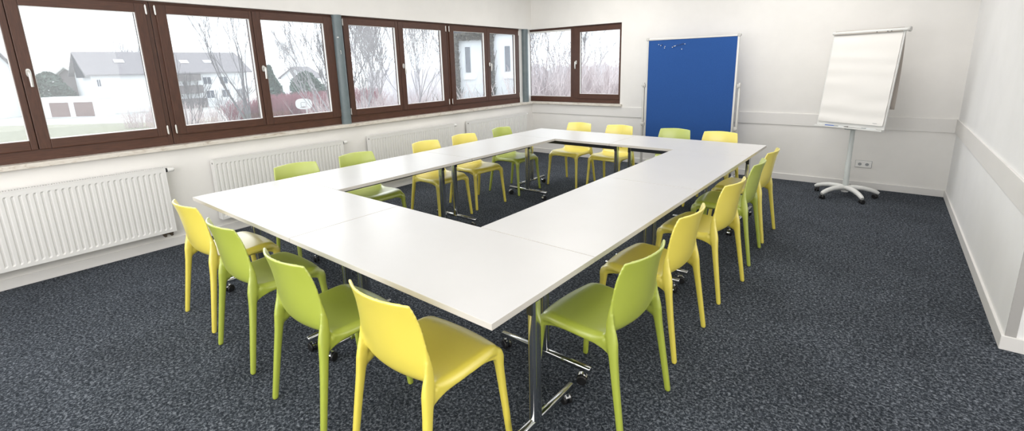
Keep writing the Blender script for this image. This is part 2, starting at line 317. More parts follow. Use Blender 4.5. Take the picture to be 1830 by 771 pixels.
# ------------------------------------------------------------------ conference chair (one-piece plastic shell)
def crom(P, n):
    P = [np.array(p, float) for p in P]; out = []; m = len(P)-1
    for k in range(n+1):
        s_ = k/n*m; i = min(int(s_), m-1); f = s_-i
        p0, p1, p2, p3 = P[max(i-1, 0)], P[i], P[i+1], P[min(i+2, m)]
        out.append(.5*((2*p1)+(-p0+p2)*f+(2*p0-5*p1+4*p2-p3)*f*f+(-p0+3*p1-3*p2+p3)*f**3))
    return out
def chair_solid():
    #        y      z     halfw  roll  curvY  dishZ
    prof = [(.226, .408, .200, .5, -.020, 0.0), (.220, .432, .206, .8, -.020, 0), (.202, .448, .212, 1, -.017, .0), (.160, .457, .216, 1, -.009, .002),
            (.110, .455, .218, 1, 0, .005), (.040, .450, .218, 1, 0, .008), (-.030, .445, .214, 1, 0, .010), (-.090, .443, .209, 1, .004, .014),
            (-.135, .447, .206, .8, .012, .018), (-.168, .462, .205, .45, .022, .016), (-.192, .492, .205, .15, .036, .008), (-.207, .54, .204, 0, .046, 0), (-.217, .60, .202, 0, .052, 0),
            (-.226, .66, .198, 0, .054, 0), (-.237, .72, .192, 0, .054, -.002), (-.250, .77, .185, 0, .052, -.004), (-.262, .806, .178, 0, .050, -.007)]
    S = crom(prof, 96); nu = 48; P = np.zeros((len(S), nu+1, 3))
    for i, q in enumerate(S):
        y, z, w, roll, cv, dz = q
        for j in range(nu+1):
            t = -1+2*j/nu; a = abs(t); sg = 1 if t >= 0 else -1
            if a < .76: x = w*.87*a/.76; dr = 0
            else:
                th = (a-.76)/.24
                x = w*(.87+.13*math.sin(th*PI/2)); dr = .036*th**1.9*max(roll, 0)
            tt = x/w
            P[i, j] = (sg*x, y+cv*tt*tt, z+dz*tt*tt-dr)
    du = np.gradient(P, axis=1); ds = np.gradient(P, axis=0); nn = np.cross(du, ds); nn /= np.linalg.norm(nn, axis=2)[:, :, None]+1e-12
    th = .0055; A = P+nn*th; B = P-nn*th; ns = len(S)
    mb = MB(); vs = [tuple(p) for p in A.reshape(-1, 3)]+[tuple(p) for p in B.reshape(-1, 3)]
    off = ns*(nu+1); I = lambda i, j: i*(nu+1)+j; fs = []
    for i in range(ns-1):
        for j in range(nu):
            fs.append((I(i, j), I(i, j+1), I(i+1, j+1), I(i+1, j))); fs.append((off+I(i+1, j), off+I(i+1, j+1), off+I(i, j+1), off+I(i, j)))
    for i in range(ns-1):
        fs.append((I(i+1, 0), off+I(i+1, 0), off+I(i, 0), I(i, 0))); fs.append((I(i, nu), off+I(i, nu), off+I(i+1, nu), I(i+1, nu)))
    for j in range(nu):
        fs.append((I(0, j), off+I(0, j), off+I(0, j+1), I(0, j+1))); fs.append((I(ns-1, j+1), off+I(ns-1, j+1), off+I(ns-1, j), I(ns-1, j)))
    mb.add(vs, fs)
    for sx in (-1, 1):
        fr = [(.224, .236, 0, .0140, .0140), (.2175, .226, .12, .0150, .0150), (.210, .2145, .25, .0163, .0165), (.204, .2065, .35, .0182, .0188), (.200, .205, .395, .022, .024), (.191, .194, .422, .026, .030), (.182, .180, .436, .022, .026)]
        re = [(.226, -.246, 0, .0140, .0140), (.2205, -.2275, .12, .0150, .0152), (.214, -.2055, .26, .0163, .0168), (.2070, -.190, .36, .0175, .0190), (.2040, -.1835, .405, .0178, .0220), (.2010, -.177, .445, .0165, .0260), (.2000, -.171, .48, .0135, .0255), (.1995, -.164, .53, .0092, .019), (.199, -.164, .58, .006, .011), (.198, -.168, .62, .003, .005)]
        for lg in (fr, re): mb.loft([superring(sx*x, y, z, hx, hy, 24, 3.) for x, y, z, hx, hy in lg])
        mb.loft([superring(sx*.2005, -.155, z, hx, hy, 18, 2.4) for z, hx, hy in ((.398, .003, .010), (.408, .010, .026), (.420, .0125, .034), (.435, .0125, .036), (.446, .008, .032), (.450, .003, .022))])
        # side apron between the legs, arched
        rings = []
        for k in range(25):
            y = -.18+k*.38/24; f = abs(2*k/24-1)**4
            top = .438; bot = .412-.038*f; x = .206-.004*f
            rings.append([(sx*(x-.006), y, bot), (sx*(x+.007), y, bot), (sx*(x+.004), y, top), (sx*(x-.008), y, top)][::sx])
        mb.loft(rings)
    rings = []
    for k in range(25):
        x = -.19+k*.38/24; f = abs(2*k/24-1)**4; y = .214-.012*abs(x/.19)**2
        rings.append([(x, y-.006, .408-.032*f), (x, y-.008, .440), (x, y+.004, .440), (x, y+.006, .408-.032*f)])
    mb.loft(rings)
    return mb
def chair_meshes():
    mb = chair_solid(); o = mb.build('chair_tmp', [M['yellow']])
    md = o.modifiers.new('r', 'REMESH'); md.mode = 'VOXEL'; md.voxel_size = .0042; md.adaptivity = 0
    s_ = o.modifiers.new('s', 'SMOOTH'); s_.factor = .5; s_.iterations = 14
    dg = bpy.context.evaluated_depsgraph_get(); me = bpy.data.meshes.new_from_object(o.evaluated_get(dg))
    bpy.data.objects.remove(o)
    n = len(me.vertices); co = np.zeros(n*3); me.vertices.foreach_get('co', co); co = co.reshape(-1, 3)
    no = np.zeros(n*3); me.vertices.foreach_get('normal', no); no = no.reshape(-1, 3)
    faces = [tuple(p.vertices) for p in me.polygons]; groups = {'seat': [], 'backrest': [], 'leg0': [], 'leg1': [], 'leg2': [], 'leg3': []}
    for f in faces:
        c = co[list(f)].mean(0); x, y, z = c
        zl = .402 if y > 0 else .43-.0*abs(x)
        if abs(x) > .155 and ((y > .16 and z < .412) or (y < -.13 and z < .432)): g = 'leg%d' % ((x > 0)+2*(y > 0))
        elif y < -.10 and z > .47: g = 'backrest'
        else: g = 'seat'
        groups[g].append(f)
    res = {}
    for g, fl in groups.items():
        idx = sorted({i for f in fl for i in f}); mp = {v: k for k, v in enumerate(idx)}
        m2 = bpy.data.meshes.new(g[:3]); m2.from_pydata([tuple(co[i]) for i in idx], [], [tuple(mp[i] for i in f) for f in fl])
        m2.polygons.foreach_set('use_smooth', [True]*len(fl)); m2.update()
        m2.normals_split_custom_set_from_vertices([tuple(no[i]) for i in idx])
        res[g] = m2
    bpy.data.meshes.remove(me); return res
CM = chair_meshes(); protos = {}
for colr in ('yellow', 'green'):
    root = empty('conference_chair')
    for g, m0 in CM.items():
        me = m0.copy(); nm = 'leg' if g.startswith('leg') else g; me.name = nm; me.materials.append(M[colr])
        o = bpy.data.objects.new(nm, me); COL.objects.link(o); o.parent = root
    protos[colr] = [root, False]
# table frame -> room frame
TX, TY, TR = 1.2288, .0004, -.0132
def TW(x, y, z=0.): c, s_ = math.cos(TR), math.sin(TR); return (TX+c*x-s_*y, TY+s_*x+c*y, z)
CHAIRS = [
 # near side, backs to the camera
 ('yellow', .385, .060, 1.0, 'yellow plastic chair at the left end of the near table side, by the radiator', 'n'),
 ('green', 1.020, .035, -.5, 'green plastic chair second from the left on the near table side', 'n'),
 ('green', 1.765, .015, 0, 'green plastic chair directly left of the big foreground yellow chair', 'n'),
 ('yellow', 2.385, .060, 0, 'large foreground yellow plastic chair at the near corner of the tables', 'n'),
 # right side
 ('green', 2.795, .775, -3.5, 'nearest green plastic chair on the right side, back to the camera', 'r'),
 ('yellow', 2.760, 1.451, -1.4, 'yellow plastic chair second along the right side, behind the nearest green one', 'r'),
 ('yellow', 2.777, 2.262, -5.0, 'yellow plastic chair in the middle of the right table side', 'r'),
 ('green', 2.758, 2.993, 2.5, 'green plastic chair second from the far end of the right side', 'r'),
 ('yellow', 2.748, 3.590, -1, 'yellow plastic chair at the far right corner of the tables', 'r'),
 # window side
 ('green', .000, .835, -5, 'green plastic chair nearest the camera on the window side', 'l'),
 ('green', .000, 1.440, -1.5, 'green plastic chair second along the window side', 'l'),
 ('yellow', .015, 2.290, -2, 'first yellow plastic chair along the window side', 'l'),
 ('yellow', .004, 2.880, -5.5, 'second yellow plastic chair along the window side', 'l'),
 ('green', .000, 3.600, .5, 'green plastic chair at the far end of the window side', 'l'),
 # far side
 ('yellow', .420, 4.305, 0, 'yellow plastic chair leftmost on the far side, under the corner window', 'f'),
 ('yellow', 1.020, 4.305, 0, 'yellow plastic chair second from the left on the far side', 'f'),
 ('green', 1.742, 4.305, 0, 'green plastic chair in front of the blue pinboard', 'f'),
 ('yellow', 2.265, 4.290, 0, 'yellow plastic chair on the far side at the right edge of the pinboard', 'f')]
for colr, x, y, dyaw, label, side in CHAIRS:
    p = protos[colr]; o = p[0] if not p[1] else copy_tree(p[0])
    first = not p[1]; p[1] = True
    o.location = TW(x, y); o.rotation_euler = (0, 0, TR+math.radians(dyaw)+{'n': 0, 'r': PI/2, 'l': -PI/2, 'f': PI}[side])
    tag(o, label, 'chair', {'n': 'chairs', 'r': 'chairs', 'l': 'chairs', 'f': 'chairs'}[side]+' around the conference tables')

# ------------------------------------------------------------------ tables 1.4 x 0.7, T-legs on castors
def make_table():
    t = empty('conference_table'); L, W, H, TH = 1.4, .7, .74, .025
    b = MB(); b.box((-L/2+.0022, -W/2+.0022, H-TH), (L/2-.0022, W/2-.0022, H), 1); tp = b.build('tabletop', [M['top'], M['edge']], t)
    for p in tp.data.polygons:
        if abs(p.normal.z) > .9: p.material_index = 0
    md = tp.modifiers.new('bevel', 'BEVEL'); md.width = .0012; md.segments = 2
    b = MB(); b.box((-L/2+.10, -.02, .615), (L/2-.10, .02, .655)); b.build('crossbar', M['dark_metal'], t, .004)
    for sx in (-1, 1):
        x = sx*(L/2-.085)
        b = MB(); b.loft([superring(x, 0, z, hx, hy, 28, 4) for z, hx, hy in ((.10, .019, .028), (.655, .019, .028))])
        po = b.build('post', M['chrome'], t)
        b = MB(); b.box((x-.012, -.24, .69), (x+.012, .24, H-TH-.0005)); b.box((x-.014, -.035, .60), (x+.014, .035, .70)); b.build('mounting_bracket', M['dark_metal'], t, .002)
        b = MB(); rings = []
        for yy, k in ((-.285, .8), (-.282, 1), (.282, 1), (.285, .8)):
            rings.append([(x+px*k, yy, .088+pz*k) for px, pz, _ in superring(0, 0, 0, .016, .016, 20, 3.)])
        b.loft(rings[::-1]); b.build('foot', M['chrome'], t)
        for sy in (-1, 1):
            y = sy*.252; a = random.Random(int(sx*3+sy+10)).uniform(-.6, .6)+PI/2*(sx > 0)
            b = MB(); b.cyl((0, 0, .045), (0, 0, .075), .008, 12)
            arc = [(.0, .006), (.018, .012), (.0285, .0), (.030, -.012)]
            vs = []; fs = []; na = 9
            for k in range(na):
                th_ = PI*.02+PI*.80*k/(na-1); yy_, zz_ = math.cos(th_)*.030+.014, math.sin(th_)*.030+.027
                vs += [(-.013, yy_, zz_), (.013, yy_, zz_)]
            for k in range(na-1): fs.append((2*k, 2*k+1, 2*k+3, 2*k+2))
            b.add(vs, fs, 0, True)
            b.box((-.004, -.002, .02), (.004, .03, .052))
            c = b.build('caster', M['chrome'], t, loc=(x, y, 0), rz=a)
            w = MB()
            for s2 in (-1, 1):
                w.tube([(s2*.006, .014, .026), (s2*.008, .014, .026), (s2*.020, .014, .026), (s2*.022, .014, .026)], [.022, .0258, .0258, .021], 22)
            w.build('wheel', M['rubber'], c)
    return t
random.seed(2)
TB = [(.7, .35, 0, 'white conference table on the near side, left half, by the first radiator'),
      (2.1, .35, 0, 'white conference table at the near right corner, closest to the camera'),
      (2.45, 1.4, 1, 'white conference table in the right row, nearer of the two'),
      (2.45, 2.8, 1, 'white conference table in the right row, farther of the two'),
      (.35, 1.4, 1, 'white conference table in the window row, nearer of the two'),
      (.35, 2.8, 1, 'white conference table in the window row, farther of the two'),
      (.7, 3.85, 0, 'white conference table on the far side, left half, below the corner window'),
      (2.1, 3.85, 0, 'white conference table on the far side, right half, before the pinboard')]
tp = make_table()
for i, (x, y, r, label) in enumerate(TB):
    o = tp if i == 0 else copy_tree(tp)
    o.location = TW(x, y); o.rotation_euler = (0, 0, TR+(PI/2 if r else 0)); tag(o, label, 'table', 'conference tables pushed into a ring')

# ------------------------------------------------------------------ blue pinboard on stand
BX0, BX1, BY, BZ0, BZ1 = 2.20, 3.425, 5.56, .42, 1.912
t = thing('pinboard', 'blue felt pinboard on a grey mobile stand against the far wall', 'pinboard', ((BX0+BX1)/2, BY, 0))
hw = (BX1-BX0)/2
b = MB(); b.box((-hw+.02, -.008, BZ0+.02), (hw-.02, .010, BZ1-.02)); b.build('felt_panel', M['felt'], t)
b = MB()
rect_frame(b, -hw, hw, BZ0, BZ1, .024, .024, .024, .024, -.013, .015); b.mi = [0]*len(b.mi); b.build('frame', M['alu'], t, .004)
for sx in (-1, 1):
    for zz in (BZ0, BZ1):
        c = MB(); c.tube([(sx*(hw-.006), -.019, zz-(.006 if zz > 1 else -.006)), (sx*(hw-.006), -.016, zz-(.006 if zz > 1 else -.006)), (sx*(hw-.006), .016, zz-(.006 if zz > 1 else -.006)), (sx*(hw-.006), .019, zz-(.006 if zz > 1 else -.006))], [.017, .022, .022, .017], 20)
        c.build('corner_cap', M['grey_plastic'], t)
    px = sx*(hw+.038)
    b = MB(); b.loft([superring(px, .01, z, .015, .02, 20, 4) for z in (.05, 1.30)]); b.build('post', M['alu'], t)
    for zz in (1.26, .70):
        b = MB(); b.cbox((px-sx*.016, .0, zz), (.03, .03, .05)); b.cyl((px, -.008, zz), (px, -.035, zz), .017, 16); b.build('clamp', M['grey_plastic'], t, .003)
    b = MB(); rings = []
    for yy, h in ((-.24, .012), (-.22, .018), (0, .028), (.22, .018), (.24, .012)):
        rings.append([(px-.018, yy, .006), (px+.018, yy, .006), (px+.016, yy, .006+2*h), (px-.016, yy, .006+2*h)])
    b.loft(rings[::-1]); b.build('foot', M['alu'], t, .003)
    for yy in (-.215, .215):
        b = MB(); b.cyl((px, yy, 0), (px, yy, .012), .016, 14); b.build('glide', M['black_plastic'], t)
# pins: pixel-sized pins stuck in the top left of the board
pins = [(-.53, 1.85, 0), (-.50, 1.835, 0), (-.485, 1.845, 1), (-.445, 1.80, 0), (-.44, 1.82, 0), (-.335, 1.805, 0), (-.325, 1.815, 1), (-.31, 1.818, 0), (-.295, 1.822, 0), (-.27, 1.832, 1),
        (-.235, 1.835, 1), (-.21, 1.84, 1), (-.19, 1.845, 1), (-.165, 1.842, 0), (-.205, 1.775, 0)]
pm = None; pin_mats = [M['white_plastic'], mat('dark_pin', (.04, .04, .06), .4)]; pp = [None, None]
for dx, z, k in pins:
    if pp[k] is None:
        b = MB(); b.tube([(0, 0, 0), (0, -.005, 0), (0, -.010, 0), (0, -.013, 0)], [.0035, .004, .0062, .004], 12); o = pp[k] = b.build('push_pin', pin_mats[k])
    else: o = pp[k].copy(); COL.objects.link(o)
    o.location = ((BX0+BX1)/2+dx+.09, BY-.008, z-.02)
    tag(o, ('tiny white' if k == 0 else 'tiny dark')+' push pin in the row near the top of the blue pinboard', 'push pin', ('white' if k == 0 else 'dark')+' push pins on the pinboard')

# ------------------------------------------------------------------ flipchart
PS, TL = .436, .13; CB = Vector((4.680, 5.354, .823)); Wd, Hh = .70, 1.03
R3 = Matrix.Rotation(-PS, 4, 'Z')
t = thing('flipchart_stand', 'white flipchart stand on a five-arm castor base in the far right corner', 'flipchart', (4.722, 5.445, 0), -PS)
Tm = (R3 @ Matrix.Identity(4)).inverted()
cb = Tm @ (CB - Vector((4.722, 5.445, 0)))              # board bottom centre in stand coordinates
TMX = Matrix.Translation(cb) @ Matrix.Rotation(-TL, 4, 'X')
b = MB(); b.mt = TMX; b.box((-Wd/2, 0, 0), (Wd/2, .018, Hh)); b.build('board', M['flip'], t, .004)
b = MB(); b.mt = TMX; rings = []
for xx, k in ((-Wd/2-.01, .9), (-Wd/2-.005, 1), (Wd/2+.018, 1), (Wd/2+.024, .85)):
    rings.append([(xx, .002+pz*k, Hh+.012+pp_*k) for pz, pp_, _ in superring(0, 0, 0, .024, .017, 20, 3)])
b.loft(rings); cl = b.build('clamp_bar', M['flip'], t)
b = MB(); b.mt = TMX; b.tube([(Wd/2+.022, .0, Hh+.012), (Wd/2+.03, .0, Hh+.012), (Wd/2+.042, 0, Hh+.012), (Wd/2+.046, 0, Hh+.012)], [.022, .027, .027, .022], 20); b.build('end_knob', M['grey_plastic'], cl)
for xx in (.10, .20, .235):
    b = MB(); b.mt = TMX; b.cyl((xx, -.022, Hh-.001), (xx, -.027, Hh-.001), .005, 10); b.build('clamp_screw', M['slot'], cl)
b = MB(); b.mt = TMX; b.box((-Wd/2, -.045, -.018), (Wd/2, .018, -.008)); b.box((-Wd/2, -.048, -.018), (Wd/2, -.044, -.003)); b.build('pen_tray', M['flip'], t, .002)
b = MB(); b.loft([superring(0, 0, z, r, r, 20, 2) for z, r in ((.07, .036), (.10, .029), (.42, .027), (.423, .0235), (.80, .0235))]); b.build('pole', M['pole'], t)
b = MB(); b.box((-.05, cb.y+.02, .79), (.05, .03, .96)); b.build('tilt_bracket', M['pole'], t, .004)
b = MB()
for k in range(5):
    a = math.radians(18+72*k)+.436-.05; d = Vector((math.cos(a), math.sin(a), 0))
    pts = [(d*r).to_tuple()[:2]+(z,) for r, z in ((.0, .105), (.08, .115), (.17, .112), (.25, .095), (.30, .076), (.325, .062))]
    b.tube(pts, [.03, .030, .027, .025, .024, .018], 14, sx=1.0)
b.cyl((0, 0, .06), (0, 0, .125), .036, 24); b.build('base', M['flip'], t)
for k in range(5):
    a = math.radians(18+72*k)+.436-.05
    c = MB(); c.cyl((0, 0, .045), (0, 0, .066), .009, 10); c.box((-.014, -.01, .026), (.014, .022, .048)); o = c.build('caster', M['black_plastic'], t, .003, loc=(math.cos(a)*.305, math.sin(a)*.305, 0), rz=a*2.1)
    w = MB()
    for s2 in (-1, 1): w.tube([(s2*.005, .012, .025), (s2*.008, .012, .025), (s2*.022, .012, .025), (s2*.024, .012, .025)], [.021, .025, .025, .020], 20)
    w.build('wheel', M['rubber'], o)
# paper pad clamped on it
pad = thing('paper_pad', 'white flipchart paper pad clamped on the stand with pages folded behind', 'paper pad', (4.722, 5.445, 0), -PS)
b = MB(); b.mt = TMX; nx, nz = 24, 60; vs = []; fs = []
for i in range(nz+1):
    v = i/nz
    for j in range(nx+1):
        u = j/nx; env = 1-v
        y = -.004-.011*(math.sin(v*34+1.2*math.sin(v*9)+u*1.3)*.40+.5)*(.25+.75*env)-.004*noise.noise(Vector((u*2, v*9, 3)))-.004*env
        vs.append((-.335+.67*u, y, .042+v*(Hh-.058)))
for i in range(nz):
    for j in range(nx):
        a = i*(nx+1)+j; fs.append((a, a+1, a+nx+2, a+nx+1))
b.add(vs, fs, 0, True)
e0 = len(b.v); b.box((-.335, -.0035, .042), (.335, -.0005, Hh-.02))
b.build('top_sheet', M['paper'], pad)
b = MB(); b.mt = TMX; b.box((.24, -.020, .062), (.28, -.019, .066)); b.build('printed_mark', M['ink'], pad)
# pages folded over the bar, hanging free behind
top = TMX @ Vector((0, .03, Hh+.02)); b = MB(); vs = []; fs = []; n = 24
p0 = TMX @ Vector((0, -.022, Hh-.01)); p1 = TMX @ Vector((0, -.005, Hh+.034)); p2 = TMX @ Vector((0, .03, Hh+.028))
path = [p0, p1, p2]+[Vector((0, p2.y+.012+.02*math.sin(k/16*PI), p2.z-.03-(p2.z-.03-1.03)*k/16)) for k in range(17)]
for p in path: vs += [(-.335, p.y, p.z), (.335, p.y, p.z)]
for k in range(len(path)-1): fs.append((2*k, 2*k+1, 2*k+3, 2*k+2))
b.add(vs, fs, 0, True); tb = b.build('folded_sheets', M['paper_back'], pad)
md = tb.modifiers.new('t', 'SOLIDIFY'); md.thickness = .003
b = MB(); yb = path[-1].y; b.box((.275, yb-.005, 1.05), (.305, yb-.004, 1.058)); b.build('printed_mark', M['ink'], pad)
# pens in the tray
def pen(x, L, m, label, cap=None):
    loc = Matrix.Translation(Vector((4.722, 5.445, 0))) @ R3 @ TMX @ Vector((x, -.028, -.0005))
    b = MB(); b.tube([(-L/2, 0, 0), (-L/2+.004, 0, 0), (L*.2, 0, 0), (L/2-.01, 0, 0), (L/2, 0, 0)], [.006, .0075, .0075, .007, .004], 12)
    o = b.build('marker_pen', m, None, loc=tuple(loc), rz=-PS); tag(o, label, 'marker')
    c = MB(); c.tube([(-L/2-.002, 0, 0), (-L/2+.045, 0, 0)], .0082, 12); c.build('cap', cap or m, o)
pen(-.17, .13, M['marker_blue'], 'blue marker pen on the left of the flipchart tray')
pen(-.085, .10, M['marker_white'], 'grey marker pen beside the blue one on the flipchart tray', M['ink'])
pen(.22, .14, M['marker_white'], 'pale marker pen at the right end of the flipchart tray', M['ink'])
b = MB(); b.mt = Matrix.Identity(4); b.cbox((0, 0, 0), (.034, .018, .014))
loc = Matrix.Translation(Vector((4.722, 5.445, 0))) @ R3 @ TMX @ Vector((-.01, -.028, -.0005))
tag(b.build('board_magnet', M['slot'], None, .003, loc=tuple(loc), rz=-PS), 'small dark block in the middle of the flipchart tray', 'magnet')

# ------------------------------------------------------------------ wall sockets
t = thing('double_socket', 'white double wall socket low on the far wall beside the flipchart', 'socket', (4.851, YB, .302))
b = MB(); b.box((-.08, -.013, -.041), (.08, -.002, .041)); b.build('cover_plate', M['white_plastic'], t, .004)
b = MB(); b.box((-.083, -.004, -.045), (.083, 0, .044)); b.build('shadow_rim', M['ink'], t)  # grey rim behind the plate stands in for its thin shadow gap
for sx in (-1, 1):
    b = MB(); b.tube([(sx*.036, -.012, 0), (sx*.036, -.0145, 0)], [.024, .022], 24); s_ = b.build('socket_ring', M['white_plastic'], t)
    b = MB(); b.cyl((sx*.036, -.0144, 0), (sx*.036, -.0150, 0), .0185, 24); k = b.build('socket_well', M['ink'], s_)
    b = MB()
    for q in (-1, 1): b.cyl((sx*.036+q*.0095, -.0150, 0), (sx*.036+q*.0095, -.0156, 0), .0028, 10)
    b.build('pin_hole', M['black_plastic'], s_)

# ------------------------------------------------------------------ outdoors (s = right, d = away, along the camera's ground heading; fixed world axes)
FH = Vector((-.62027, .78439, 0)); RH = Vector((.78439, .62027, 0)); C0 = Vector((4.9757, -1.0933, 0)); GZ = -4.7
ORZ = math.atan2(RH.y, RH.x)
def O(s_, d, z=GZ): v = C0+RH*s_+FH*d; return (v.x, v.y, z)
b = MB(); b.add([(-260, -120, GZ), (40, -120, GZ), (160, 260, GZ), (-260, 260, GZ)], [(0, 1, 2, 3)]); o = b.build('ground', M['snow']); tag(o, None, None, None, 'structure')
b = MB(); b.add([O(-90, 26, GZ+.05), O(20, 26, GZ+.05), O(20, 64, GZ+.05), O(-90, 64, GZ+.05)], [(0, 1, 2, 3)]); tag(b.build('trim_7', M['verge']), None, None, None, 'structure')

def house(label, s0, s1, d, depth, eave, ridge, wins=(), over=.8, name='house', balc=(), skyl=(), wallm='render', roofm='roof', gable='dark_gable', turn=False, rot=0, rext=0):
    t = thing(name, label, 'house', O(s0, d), ORZ+math.radians(rot)); W_ = s1-s0; e = eave-GZ; r = ridge-GZ
    b = MB()
    if not turn:
        b.box((0, 0, 0), (W_, depth, e))
        b.add([(0, 0, e), (0, depth, e), (0, depth/2, r-.2)], [(0, 2, 1)]); b.add([(W_, 0, e), (W_, depth, e), (W_, depth/2, r-.2)], [(0, 1, 2)])
    else:
        b.box((0, 0, 0), (W_, depth, e)); b.add([(0, 0, e), (W_, 0, e), (W_/2, 0, r-.2)], [(0, 1, 2)])
    b.build('wall', M[wallm], t)
    b = MB(); o_ = over; th_ = .25
    if not turn:
        k = (r-e)/(depth/2); lo = e-k*o_
        for sg in (0, 1):
            y0 = -o_ if sg == 0 else depth+o_
            A = [(-o_, y0, lo), (W_+o_, y0, lo), (W_+o_, depth/2, r), (-o_-rext, depth/2, r)]
            B = [(x, y, z-th_) for x, y, z in A]; b.add(A+B, [(0,1,2,3),(7,6,5,4),(0,4,5,1),(1,5,6,2),(3,2,6,7),(0,3,7,4)])
    else:
        k = (r-e)/(W_/2); lo = e-k*o_
        for sg in (0, 1):
            x0 = -o_ if sg == 0 else W_+o_
            A = [(x0, -o_, lo), (W_/2, -o_, r), (W_/2, depth, r), (x0, depth, lo)]
            B = [(x, y, z-th_) for x, y, z in A]; b.add(A+B, [(0,1,2,3),(7,6,5,4),(0,4,5,1),(1,5,6,2),(3,2,6,7),(0,3,7,4)])
    rf = b.build('roof', M[roofm], t)
    if not turn:
        b = MB(); b.add([(-.82, -o_*.9, e-k*o_*.9-.26), (-.82, depth/2, r-.3), (-.82, depth*.5, e-.9), (-.82, -.3, e-.9)], [(0, 1, 2, 3), (3, 2, 1, 0)]); b.build('gable', M[gable], t)
    for (x, z, w, h) in wins:
        b = MB(); b.box((x-w/2-.1, -.06, z-h/2-.1), (x+w/2+.1, -.001, z+h/2+.1)); f = b.build('window', M['render'], t)
        b = MB(); b.box((x-w/2, -.09, z-h/2), (x-.04, -.061, z+h/2)); b.box((x+.04, -.09, z-h/2), (x+w/2, -.061, z+h/2)); b.build('pane', M['pane_out'], f)
    for (x, z, w, h) in balc:
        b = MB(); b.box((x-w/2, -1.2, z-h/2), (x+w/2, 0, z+h/2)); b.build('balcony', M['balcony'], t)
    for (x, f_) in skyl:
        yy = -o_+(depth/2+o_)*f_; zz = lo+(r-lo)*f_
        b = MB(); b.add([(x-.7, yy-.5, zz-.5*k+.08), (x+.7, yy-.5, zz-.5*k+.08), (x+.7, yy+.6, zz+.6*k+.08), (x-.7, yy+.6, zz+.6*k+.08)], [(0, 1, 2, 3)]); b.build('roof_window', M['hoop'], rf)
    return t
house('long white two-storey house with a grey tiled roof seen through the left windows', -70, -45.6, 80, 14, 1.58+.75, 1.58+4.3, rot=50,
      wins=[(17.0, 5.0, 1.3, 1.3), (19.9, 5.0, 1.3, 1.3), (17.2, 2.4, 1.3, 1.4), (20.0, 2.4, 1.3, 1.4), (22.7, 2.4, 1.3, 1.4), (.9, 5.2, .45, 1.1)],
      balc=[(13.8, 5.7, 3.8, 1.2), (13.8, 3.5, 4.0, 1.5), (14.2, .9, 4.0, 1.8)], skyl=[(4.8, .55), (14.6, .5), (18.6, .5)])
house('small brown-gabled house behind the garages beyond the left window', -87.5, -81.8, 92, 9, 1.58+.1, 1.58+2.0, roofm='snow', turn=True, wallm='balcony', over=.7)
house('white house at the extreme left seen past the partial window sash', -103, -83, 76, 5, 1.58+1.2, 1.58+4.3, wins=[(18.3, 4.6, .25, 3.2)], over=.6)
house('small white gabled house among trees beyond the basketball hoop', -50, -44.3, 104, 8, 1.58-.9, 1.58+1.1, turn=True, wins=[(2, 2.6, .8, .9), (3.9, 2.6, .8, .9)], over=.5)
t = thing('garage_block', 'low white garage block with two reddish doors below the left houses', 'garage', O(-75.2, 76), ORZ)
b = MB(); b.box((0, 0, 0), (9.2, 2.6, 2.9)); b.box((-.3, -.3, 2.9), (9.5, 2.8, 3.2)); b.build('wall', M['render'], t)
for x in (2.7, 6.6):
    b = MB(); b.box((x-1.5, -.06, .1), (x+1.5, -.001, 2.35)); b.build('garage_door', M['garage'], t)

def grow(mb, p, d, L, r, depth, rng, spread=.55, droop=0., nb=3, mi=0, sides=5, wob=.18, up=.15, minr=.004):
    pts = [p]; rad = [r]; q = p.copy(); dd = d.copy(); n = 4
    for k in range(n):
        dd = (dd+Vector((rng.uniform(-1, 1), rng.uniform(-1, 1), rng.uniform(-1, 1)))*wob*.6+Vector((0, 0, up*.3-droop*.3))).normalized()
        q = q+dd*(L/n); pts.append(q.copy()); rad.append(max(minr, r*(1-.45*(k+1)/n)))
    mb.tube(pts, rad, sides if depth > 1 else 3, mi, caps=False)
    if depth <= 0: return
    for k in range(nb+(1 if rng.random() < .5 else 0)):
        i = rng.choice([2, 3, 4]) if k else 4
        ax = Vector((rng.uniform(-1, 1), rng.uniform(-1, 1), rng.uniform(-.3, .6))); base = (pts[i]-pts[i-1]).normalized()
        nd = (base+ax.normalized()*spread*rng.uniform(.6, 1.4)).normalized()
        grow(mb, pts[i], nd, L*rng.uniform(.58, .82), max(minr, rad[i]*.68), depth-1, rng, spread, droop, nb, mi, sides, wob, up, minr)
def bare_tree(name, seed, H, r, depth, m, base, label, group, nstem=1, spread=.5, lean=(0, 0), cat='tree', nb=3, droop=0, minr=.009, first=.30):
    rng = random.Random(seed); b = MB()
    for k in range(nstem):
        d = Vector((lean[0]+(rng.uniform(-.35, .35) if nstem > 1 else 0), lean[1]+(rng.uniform(-.35, .35) if nstem > 1 else 0), 1)).normalized()
        grow(b, Vector((rng.uniform(-.1, .1)*nstem**.5, rng.uniform(-.1, .1)*nstem**.5, 0)), d, H*first, r*rng.uniform(.7, 1), depth, rng, spread, droop, nb, 0, 5, .09, .22, minr)
    o = b.build(name, m, None, loc=base); tag(o, label, cat, group); return o
